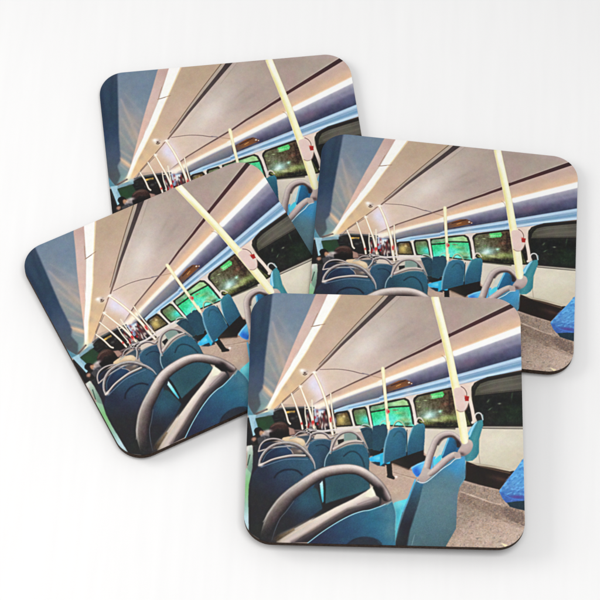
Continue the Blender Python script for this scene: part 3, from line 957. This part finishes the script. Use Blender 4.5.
# right seat handle and hand grip
poly('l 0,160 30,190 60,250 20,262 0,240', (76, 66, 66), .4)
RH = [(-1, (196, 184, 178)), (-.5, (218, 202, 194)), (0, (192, 174, 170)), (.5, (158, 140, 138)), (1, (110, 98, 98))]
poly('k 440,350 480,250 530,185 540,190 500,290 470,360 430,410', (206, 214, 206), .4)
poly('k 490,330 545,190 600,180 l 20,200 l 10,270 k 600,290 500,350', G((443, 440), (455, 450), (58, 128, 172), (44, 92, 130)), .35)
stroke('k 500,320 525,250 548,192', .6, (130, 196, 226), .35, .9)
poly('k 430,360 480,318 500,325 470,375 420,410', (92, 204, 226), .4)
stroke('k 345,505 375,420 395,340 420,270 450,200 500,160 560,150 l 0,168 40,205 60,255', [3.6, 3.7, 3.6, 3.5, 3.4, 3.2, 3.0, 2.9, 2.8, 2.4], None, .35, prof=RH, tex=N1 * 3)
stroke('k 465,235 490,200 525,178 580,172 l 10,195 45,245', 1.1, (84, 74, 74), .5, .85)
poly('k 305,500 330,460 350,420 415,440 455,440 430,475 380,520 345,545 315,540', G((424, 475), (424, 482), (196, 180, 174), (178, 160, 156)), .45, sm=True)
stroke('k 400,470 440,440 490,395 540,350 590,320 l 20,320', [2.6, 3.3, 3.3, 3.2, 3.0, 2.4], None, .35, prof=[(-1, (206, 190, 182)), (-.4, (214, 198, 190)), (.2, (186, 168, 164)), (1, (120, 106, 108))], tex=N1 * 3)
poly('k 410,380 418,440 470,415 440,350', (206, 190, 184), .4, .0)
stroke('k 415,330 425,420', .4, (140, 124, 122), .4, .6)
poly('l 45,250 70,205 110,195 138,215 142,255 120,300 80,325 45,325 20,300', G((463, 442), (470, 455), (214, 196, 188), (198, 176, 170), (160, 140, 138)), .4, sm=True)
blob(462, 454, 2.4, 1.4, (96, 84, 86), .8, .3)
poly('l -10,300 40,300 50,345 0,350', (190, 172, 166), .4)
blob(458, 443, 2.5, 1.8, (70, 60, 62), .8, .8)
stroke('k 300,530 330,542 370,535 430,490 500,430 560,390 l 0,355 40,345', [.5, .45, .35], (210, 226, 234), .28, .9)

# --- the big yellow pole in front
pp = 'c 405,92 485,92 Q 600,500 '
poly('R 184,57 213,55 241,165 268,275 298,410 326,560 T 333,105 302,112 R 298,600 270,440 242,290 214,175',
     (250, 242, 206), .3)
stroke('R 199,50 257,285 283,420 312,600 T 318,110', [3.6, 3.6, 3.4, 3.3, 3.6], None, .3, sm=False,
       prof=[(-1, (226, 214, 160)), (-.82, (252, 246, 212)), (-.2, (255, 252, 226)), (.25, (251, 243, 192)), (.8, (238, 225, 150)), (1, (222, 208, 150))])
POLE = 'R 184,57 213,57 268,275 326,560 T 333,105 302,112 R 298,600 242,290 214,175'
within(POLE, lambda: (blob(437, 306, 1.6, 8, (255, 255, 250), .8, -.25), blob(456, 378, 2, 14, (255, 250, 190), .5, -.2), blob(464, 425, 2.4, 12, (250, 246, 208), .8, -.12)), .3)
stroke('R 228,290 240,300 246,318', .35, (150, 120, 90), .3, .5)
# bell push
stroke('h 90,292 115,310 132,340 134,372', .35, (110, 84, 84), .25, .9)
poly('h 80,300 30,315 35,380 50,470 75,492 110,490 140,450 150,400 120,395 122,350 105,318', (230, 204, 194), .35, sm=True)
stroke('h 55,480 85,494 125,480 145,440', .4, (150, 116, 108), .3, .8)
stroke('h 118,410 125,455 110,485', .5, (214, 206, 204), .3, .8)
poly('h 118,368 152,370 150,408 120,408', (178, 48, 48), .3)
blob(465.5, 396, 1, .6, (240, 110, 100), .7)
blob(461, 405, 3, 5, (232, 200, 190), .6)

# --- the front seat: blue shell, piping, tube handle and lower rail
poly('n 0,485 200,342 350,264 480,236 560,208 o -5,215 60,195 98,172 120,240 126,290 120,400 125,560 @ 385,560 @ 290,560',
     G((375, 515), (320, 545), (62, 116, 144), (56, 96, 128), (54, 76, 110), (56, 62, 90)), .35)
blob(388, 512, 8, 7, (88, 132, 152), .7)
blob(391, 530, 5, 8, (98, 136, 152), .7)
blob(372, 520, 8, 6, (52, 112, 142), .6)
blob(345, 530, 10, 5, (52, 84, 120), .6)
poly('n 290,520 340,480 400,462 470,460 530,478 575,520 580,560 300,560', (60, 68, 82), .7)
stroke('n 300,512 350,478 410,460 480,462 540,482 570,510', .6, (44, 52, 64), .6, .7)
stroke('o 60,200 98,175 122,250 126,300 120,400', .3, (150, 190, 200), .4, .4)
# shadow side between rail and piping
poly('m 540,500 n 0,490 200,352 350,272 480,240 600,195 o 0,200 90,165 55,75 10,50 n 560,100 540,160 450,200 300,240 0,420 m 400,500', (66, 64, 68), .5)
poly('o 0,205 95,168 78,115 50,65 15,40 n 570,90 570,190', G((382, 490), (390, 502), (74, 64, 64), (120, 104, 104)), .5)
stroke('o 0,215 50,190 90,168', .4, (140, 156, 162), .3, .9)
stroke('n -60,540 0,490 100,415 200,350 280,305 350,272 420,250 480,240 560,212 600,195', [.3, .35, .4, .45, .5, .5, .45, .35, .3], (150, 206, 226), .28, .95)
# rail
poly('m 290,500 300,470 380,420 600,298 n 0,330 200,222 350,150 480,72 500,60 520,90 530,120 555,135 555,165 470,195 300,222 150,310 0,405 m 600,372 430,500',
     G((352, 497), (361, 513), (0, (236, 224, 206)), (.35, (226, 208, 198)), (.7, (182, 166, 162)), (1, (104, 94, 94))), .45)
stroke('m 420,430 600,335 n 0,345 200,238 350,168 480,98', 1.5, (240, 228, 214), .9, .7, sm=False)
stroke('m 420,500 n 0,425 150,335 300,250 430,205 540,170', [2.0, 2.2, 2.6, 2.2, 1.6], (104, 94, 94), 1.1, .75)
poly('n 460,85 500,55 520,90 525,125 490,140 440,130', (240, 236, 212), .5)
blob(373, 490, 2.2, 3, (250, 246, 226), .7)
stroke('n 380,195 460,165 540,145', .5, (160, 140, 138), .5, .8)
blob(287, 533, 12, 3.5, (150, 138, 130), .55, -.5)
blob(305, 526, 12, 3, (176, 164, 158), .4, -.5)
poly('m 285,495 300,470 320,440 430,385 m 440,400 330,470', G((277, 540), (294, 528), (110, 92, 74), (150, 130, 106)), .5, tex=N1 * 6)
stroke('m 315,495 400,440 500,378 600,318', .5, (226, 204, 180), .5, .8)
blob(277, 538, 2, 3, (96, 76, 58), .6)
# inner shell curve to the left of the rail
poly('m 340,310 370,240 430,180 600,60 n 60,80 100,230 0,300 m 600,275 420,380 320,425 270,460', G((315, 492), (280, 535), (0, (48, 92, 112)), (.35, (54, 72, 100)), (.7, (62, 62, 72)), (1, (62, 62, 64))), .6, .85)
blob(306, 502, 7, 6, (58, 110, 130), .6)
stroke('m 255,480 280,400 320,310 370,250 430,170', [.3, .35, .35, .2], (104, 112, 122), .35, .8)
# big tube


def tube(off, par):
    c = []
    base = [(-1, (150, 138, 132)), (-.75, (226, 216, 210)), (-.35, (226, 212, 204)), (.05, (178, 162, 156)), (.5, (118, 104, 102)), (.85, (70, 62, 62)), (1, (60, 54, 54))]
    dark = [(-1, (84, 82, 80)), (-.8, (176, 168, 162)), (-.5, (134, 122, 116)), (0, (104, 92, 90)), (.5, (92, 80, 82)), (1, (66, 62, 66))]
    end = [(-1, (140, 126, 122)), (-.6, (190, 174, 168)), (-.2, (140, 124, 124)), (.3, (84, 74, 76)), (.7, (52, 46, 48)), (1, (46, 42, 44))]

    def ev(pr):
        return np.stack([np.interp(off, [q[0] for q in pr], [q[1][k] for q in pr]) for k in range(3)], -1)
    wd = np.clip((.42 - par) / .3, 0, 1)[..., None]
    we = np.clip((par - .72) / .2, 0, 1)[..., None]
    a = ev(base)
    a = a * (1 - wd) + ev(dark) * wd
    a = a * (1 - we) + ev(end) * we
    wf = np.clip((.12 - par) / .12, 0, 1)[..., None]
    return a * (1 - wf) + np.array((64, 64, 66)) * wf


stroke('m 180,470 215,380 260,290 330,195 400,120 480,60 j 0,522 80,474 160,448 240,436 310,432 380,442 440,470 500,515 545,558 @ 383,491 386.5,497', [3.2, 5.0, 6.6, 6.8, 6.1, 5.9, 5.7, 5.5, 5.3, 5.2, 5.0, 4.7, 4.8, 5.0, 5.1, 4.9, 4.4],
       None, .45, prof=tube, tex=N1 * 3 + N2 * 2)
stroke('m 185,335 240,250 300,165 370,100 450,30', [.25, .4, .45, .4, .3], (186, 180, 174), .4, .7)
poly('n 500,60 520,50 560,80 580,130 560,145 530,125 515,90', (46, 42, 44), .5)
blob(381, 490, 2.0, 3.2, (48, 42, 44), .8, -.3)
# corner darkness
blob(262, 538, 12, 6, (62, 62, 64), .6)

mot = noise(5, 2.2, seed=71, ang=.6) * .5 + noise(2.4, 1.4, seed=72, ang=-.4) * .5
IM[:] = IM * (1 + .010 * mot[..., None] + .012 * noise(11, 5, seed=73, ang=-.5)[..., None])
gr = noise(.9, .7, seed=81) * .6 + noise(.5, .5, seed=82) * .5
cool_ = np.clip((IM[..., 2] - IM[..., 0] - 12) / 30, 0, 1) * (GY > 405)
IM[:] = IM + (gr * cool_ * 5)[..., None] + cool_[..., None] * np.array((2, 7, 5), np.float32)
# smudges and wear on the big shells, soft reflections
for k_ in range(46):
    bx_, by_ = rng.uniform(415, 458), rng.uniform(470, 542)
    d_ = rng.uniform(-1, 1) * 9
    within(SEAT, lambda: blob(bx_, by_, rng.uniform(.8, 3), rng.uniform(1, 5), tuple(np.array((100, 132, 146)) + d_), .35, rng.uniform(-.6, .6)), .3) if k_ < 16 else None
for k_ in range(30):
    bx_, by_ = rng.uniform(330, 392), rng.uniform(505, 540)
    if by_ > 540 - (bx_ - 310) * .45:
        blob(bx_, by_, rng.uniform(1, 3), rng.uniform(.6, 2), (64 + rng.uniform(-8, 12), 104 + rng.uniform(-8, 14), 132), .22, rng.uniform(-.6, .6))

# --- whole-picture finish: gentle clarity, grain
lo = blur(IM, 7)
IM[:] = IM + .10 * (IM - lo)
IM[:] = IM + .15 * (IM - blur(IM, 2.2))
IM[:] = blur(IM, .7)
IM[:] = IM + (noise(.55, seed=31) * 3.2 + N2 * 1.6)[..., None]
lum = IM.mean(-1, keepdims=True)
wk = np.clip((130 - lum) / 90, 0, 1)
IM[:] = IM * (1 - .10 * wk) + (lum * .10) * wk
IM[:] = np.interp(IM, [0, 40, 62, 75, 90, 120, 150, 180, 210, 235, 255], [0, 18, 34, 50, 71, 107, 145, 179, 212, 240, 255])
IM[:] = IM + .35 * (IM - blur(IM, 4)) + .14 * (IM - blur(IM, 1.4))
lum = IM @ np.array((.3, .55, .15), np.float32)
chroma = IM.max(-1) - IM.min(-1)
cool = np.clip((IM[..., 2] - IM[..., 0]) / 20, 0, 1)
kd = ((.10 + .08 * cool) * np.clip((135 - chroma) / 70, 0, 1) + .05)[..., None]
IM[:] = IM * (1 - kd) + lum[..., None] * kd
for k_ in range(3):
    IM[..., k_] += noise(2.2, seed=40 + k_) * 2.2 + noise(6, seed=50 + k_) * 2.0 + noise(.9, seed=60 + k_) * 1.8
IM[:] = np.clip(IM, 14, 255)
#PAINT_END

# ------------------------------------------------------------------ coaster geometry
SIZE, THICK, RAD = 95.0, 2.6, 9.6
#            x       y      z(top centre)  yaw      rx       ry       width, height factors
POSES = [
    (-25.18, 50.75, 2.6, 0.17388, 0.0, 0.0, 1.00033, 1.05092),
    (-38.20, -7.19, 5.39, 0.52897, 0.01338, -0.00552, 0.99944, 0.97828),
    (51.30, 20.76, 5.81, -0.03009, -0.01993, 0.04274, 1.00099, 0.97200),
    (31.55, -50.88, 10.15, 0.02731, 0.04638, -0.01453, 1.00028, 0.99836),
]


def homography():
    """printed sheet (u right, v down, 0..1) -> drawing units, from the front coaster as drawn"""
    src = [(0, 0), (1, 0), (1, 1), (0, 1)]
    dst = [(251.6, 292.5), (520.0, 298.8), (525.5, 548.4), (243.3, 541.7)]
    A, b = [], []
    for (u, v), (x, y) in zip(src, dst):
        A.append([u, v, 1, 0, 0, 0, -u * x, -v * x])
        b.append(x)
        A.append([0, 0, 0, u, v, 1, -u * y, -v * y])
        b.append(y)
    return np.append(np.linalg.solve(np.array(A, float), np.array(b, float)), 1).reshape(3, 3)


HG = homography()
NG = 640


def sheet_mesh():
    h = SIZE / 2
    t = np.linspace(-h, h, NG + 1)
    x, y = [a.ravel().copy() for a in np.meshgrid(t, t)]
    ax, ay = np.abs(x) - (h - RAD), np.abs(y) - (h - RAD)
    cor = (ax > 0) & (ay > 0)
    dist = np.hypot(ax, ay)
    out = cor & (dist > RAD)
    quad_i, quad_j = np.meshgrid(np.arange(NG), np.arange(NG))
    a = (quad_j * (NG + 1) + quad_i).ravel()
    q = np.stack([a, a + 1, a + NG + 2, a + NG + 1], 1)
    keep = ~out[q].all(1)
    q = q[keep]
    f = RAD / np.maximum(dist, 1e-6)
    x = np.where(out, np.sign(x) * (h - RAD + ax * f), x)
    y = np.where(out, np.sign(y) * (h - RAD + ay * f), y)
    used = np.zeros(len(x), bool)
    used[q.ravel()] = True
    idx = np.cumsum(used) - 1
    q = idx[q]
    x, y = x[used], y[used]
    # colour
    u, v = x / SIZE + .5, .5 - y / SIZE
    w_ = HG[2, 0] * u + HG[2, 1] * v + 1
    px = (HG[0, 0] * u + HG[0, 1] * v + HG[0, 2]) / w_
    py = (HG[1, 0] * u + HG[1, 1] * v + HG[1, 2]) / w_
    fx = np.clip((px - X0) * RS - .5, 0, W - 2)
    fy = np.clip((py - Y0) * RS - .5, 0, H - 2)
    ix, iy = fx.astype(int), fy.astype(int)
    fx, fy = (fx - ix)[:, None], (fy - iy)[:, None]
    c = (IM[iy, ix] * (1 - fx) * (1 - fy) + IM[iy, ix + 1] * fx * (1 - fy) + IM[iy + 1, ix] * (1 - fx) * fy + IM[iy + 1, ix + 1] * fx * fy) / 255.
    c = np.clip(c, 0, 1)
    lin = np.where(c <= .04045, c / 12.92, ((c + .055) / 1.055) ** 2.4) * .93
    me = bpy.data.meshes.new('printed_face')
    me.vertices.add(len(x))
    co = np.stack([x * MM, y * MM, np.zeros(len(x))], 1).astype(np.float32)
    me.vertices.foreach_set('co', co.ravel())
    me.loops.add(len(q) * 4)
    me.loops.foreach_set('vertex_index', q.ravel().astype(np.int32))
    me.polygons.add(len(q))
    me.polygons.foreach_set('loop_start', (np.arange(len(q)) * 4).astype(np.int32))
    me.update(calc_edges=True)
    at = me.color_attributes.new('ink', 'FLOAT_COLOR', 'POINT')
    at.data.foreach_set('color', np.concatenate([lin, np.ones((len(lin), 1))], 1).astype(np.float32).ravel())
    me.materials.append(M_PRINT)
    return me


def outline(r_in, n=14):
    h, R = SIZE / 2 - r_in, RAD - r_in
    pts = []
    for k, (sx, sy) in enumerate(((1, 1), (-1, 1), (-1, -1), (1, -1))):
        for i in range(n + 1):
            a = math.pi / 2 * (k + i / n)
            pts.append((sx * (h - R) + R * math.cos(a), sy * (h - R) + R * math.sin(a)))
    return pts


def board_mesh():
    """hardboard body from z=0 to just under the printed sheet, edges slightly eased"""
    bm = bmesh.new()
    top = THICK - 0.06
    rings = []
    for z, ins in ((0, .30), (.12, .08), (.3, 0), (top - .3, 0), (top - .1, .02), (top, .08)):
        rings.append([bm.verts.new((x * MM, y * MM, z * MM)) for x, y in outline(ins)])
    for a, b in zip(rings, rings[1:]):
        n = len(a)
        for i in range(n):
            bm.faces.new((a[i], a[(i + 1) % n], b[(i + 1) % n], b[i]))
    bm.faces.new(rings[0][::-1])
    bm.faces.new(rings[-1])
    me = bpy.data.meshes.new('board')
    bm.to_mesh(me)
    bm.free()
    me.materials.append(M_BOARD)
    return me


FACE, BOARD = sheet_mesh(), board_mesh()
LABELS = [
    'rearmost square bus interior coaster, lying flat on the tabletop under two others',
    'square bus interior coaster turned anticlockwise at the left, leaning on the rear coaster',
    'square bus interior coaster at the right, its lower left corner under the front coaster',
    'front square bus interior coaster on top of the pile, its whole picture uncovered',
]


def coaster():
    r = bpy.data.objects.new('coaster', None)
    r.empty_display_size = .02
    COL.objects.link(r)
    b = bpy.data.objects.new('board', BOARD)
    f = bpy.data.objects.new('printed_face', FACE)
    for o, z in ((b, 0), (f, THICK * MM)):
        COL.objects.link(o)
        o.parent = r
        o.location = (0, 0, z)
    return r


def copy_thing(o):
    r = o.copy()
    COL.objects.link(r)
    for ch in o.children:
        c = ch.copy()
        COL.objects.link(c)
        c.parent = r
    return r


proto = coaster()
for i, (x, y, z, yaw, rx, ry, kx, ky) in enumerate(POSES):
    o = proto if i == 0 else copy_thing(proto)
    R = RZ(yaw) @ RX(rx) @ RY(ry)
    o.location = (Vector((x, y, z)) - THICK * (R @ Vector((0, 0, 1)))) * MM
    o.rotation_euler = R.to_euler()
    o.scale = (kx, ky, 1)
    o['label'] = LABELS[i]
    o['category'] = 'coaster'
    o['group'] = 'coasters with a bus interior picture'

# ------------------------------------------------------------------ the white tabletop
bm = bmesh.new()
s = 3.0
vs = [bm.verts.new(p) for p in ((-s, -s, 0), (s, -s, 0), (s, s, 0), (-s, s, 0))]
bm.faces.new(vs)
me = bpy.data.meshes.new('tabletop')
bm.to_mesh(me)
bm.free()
me.materials.append(M_TABLE)
tb = bpy.data.objects.new('tabletop', me)
COL.objects.link(tb)
tb['kind'] = 'structure'
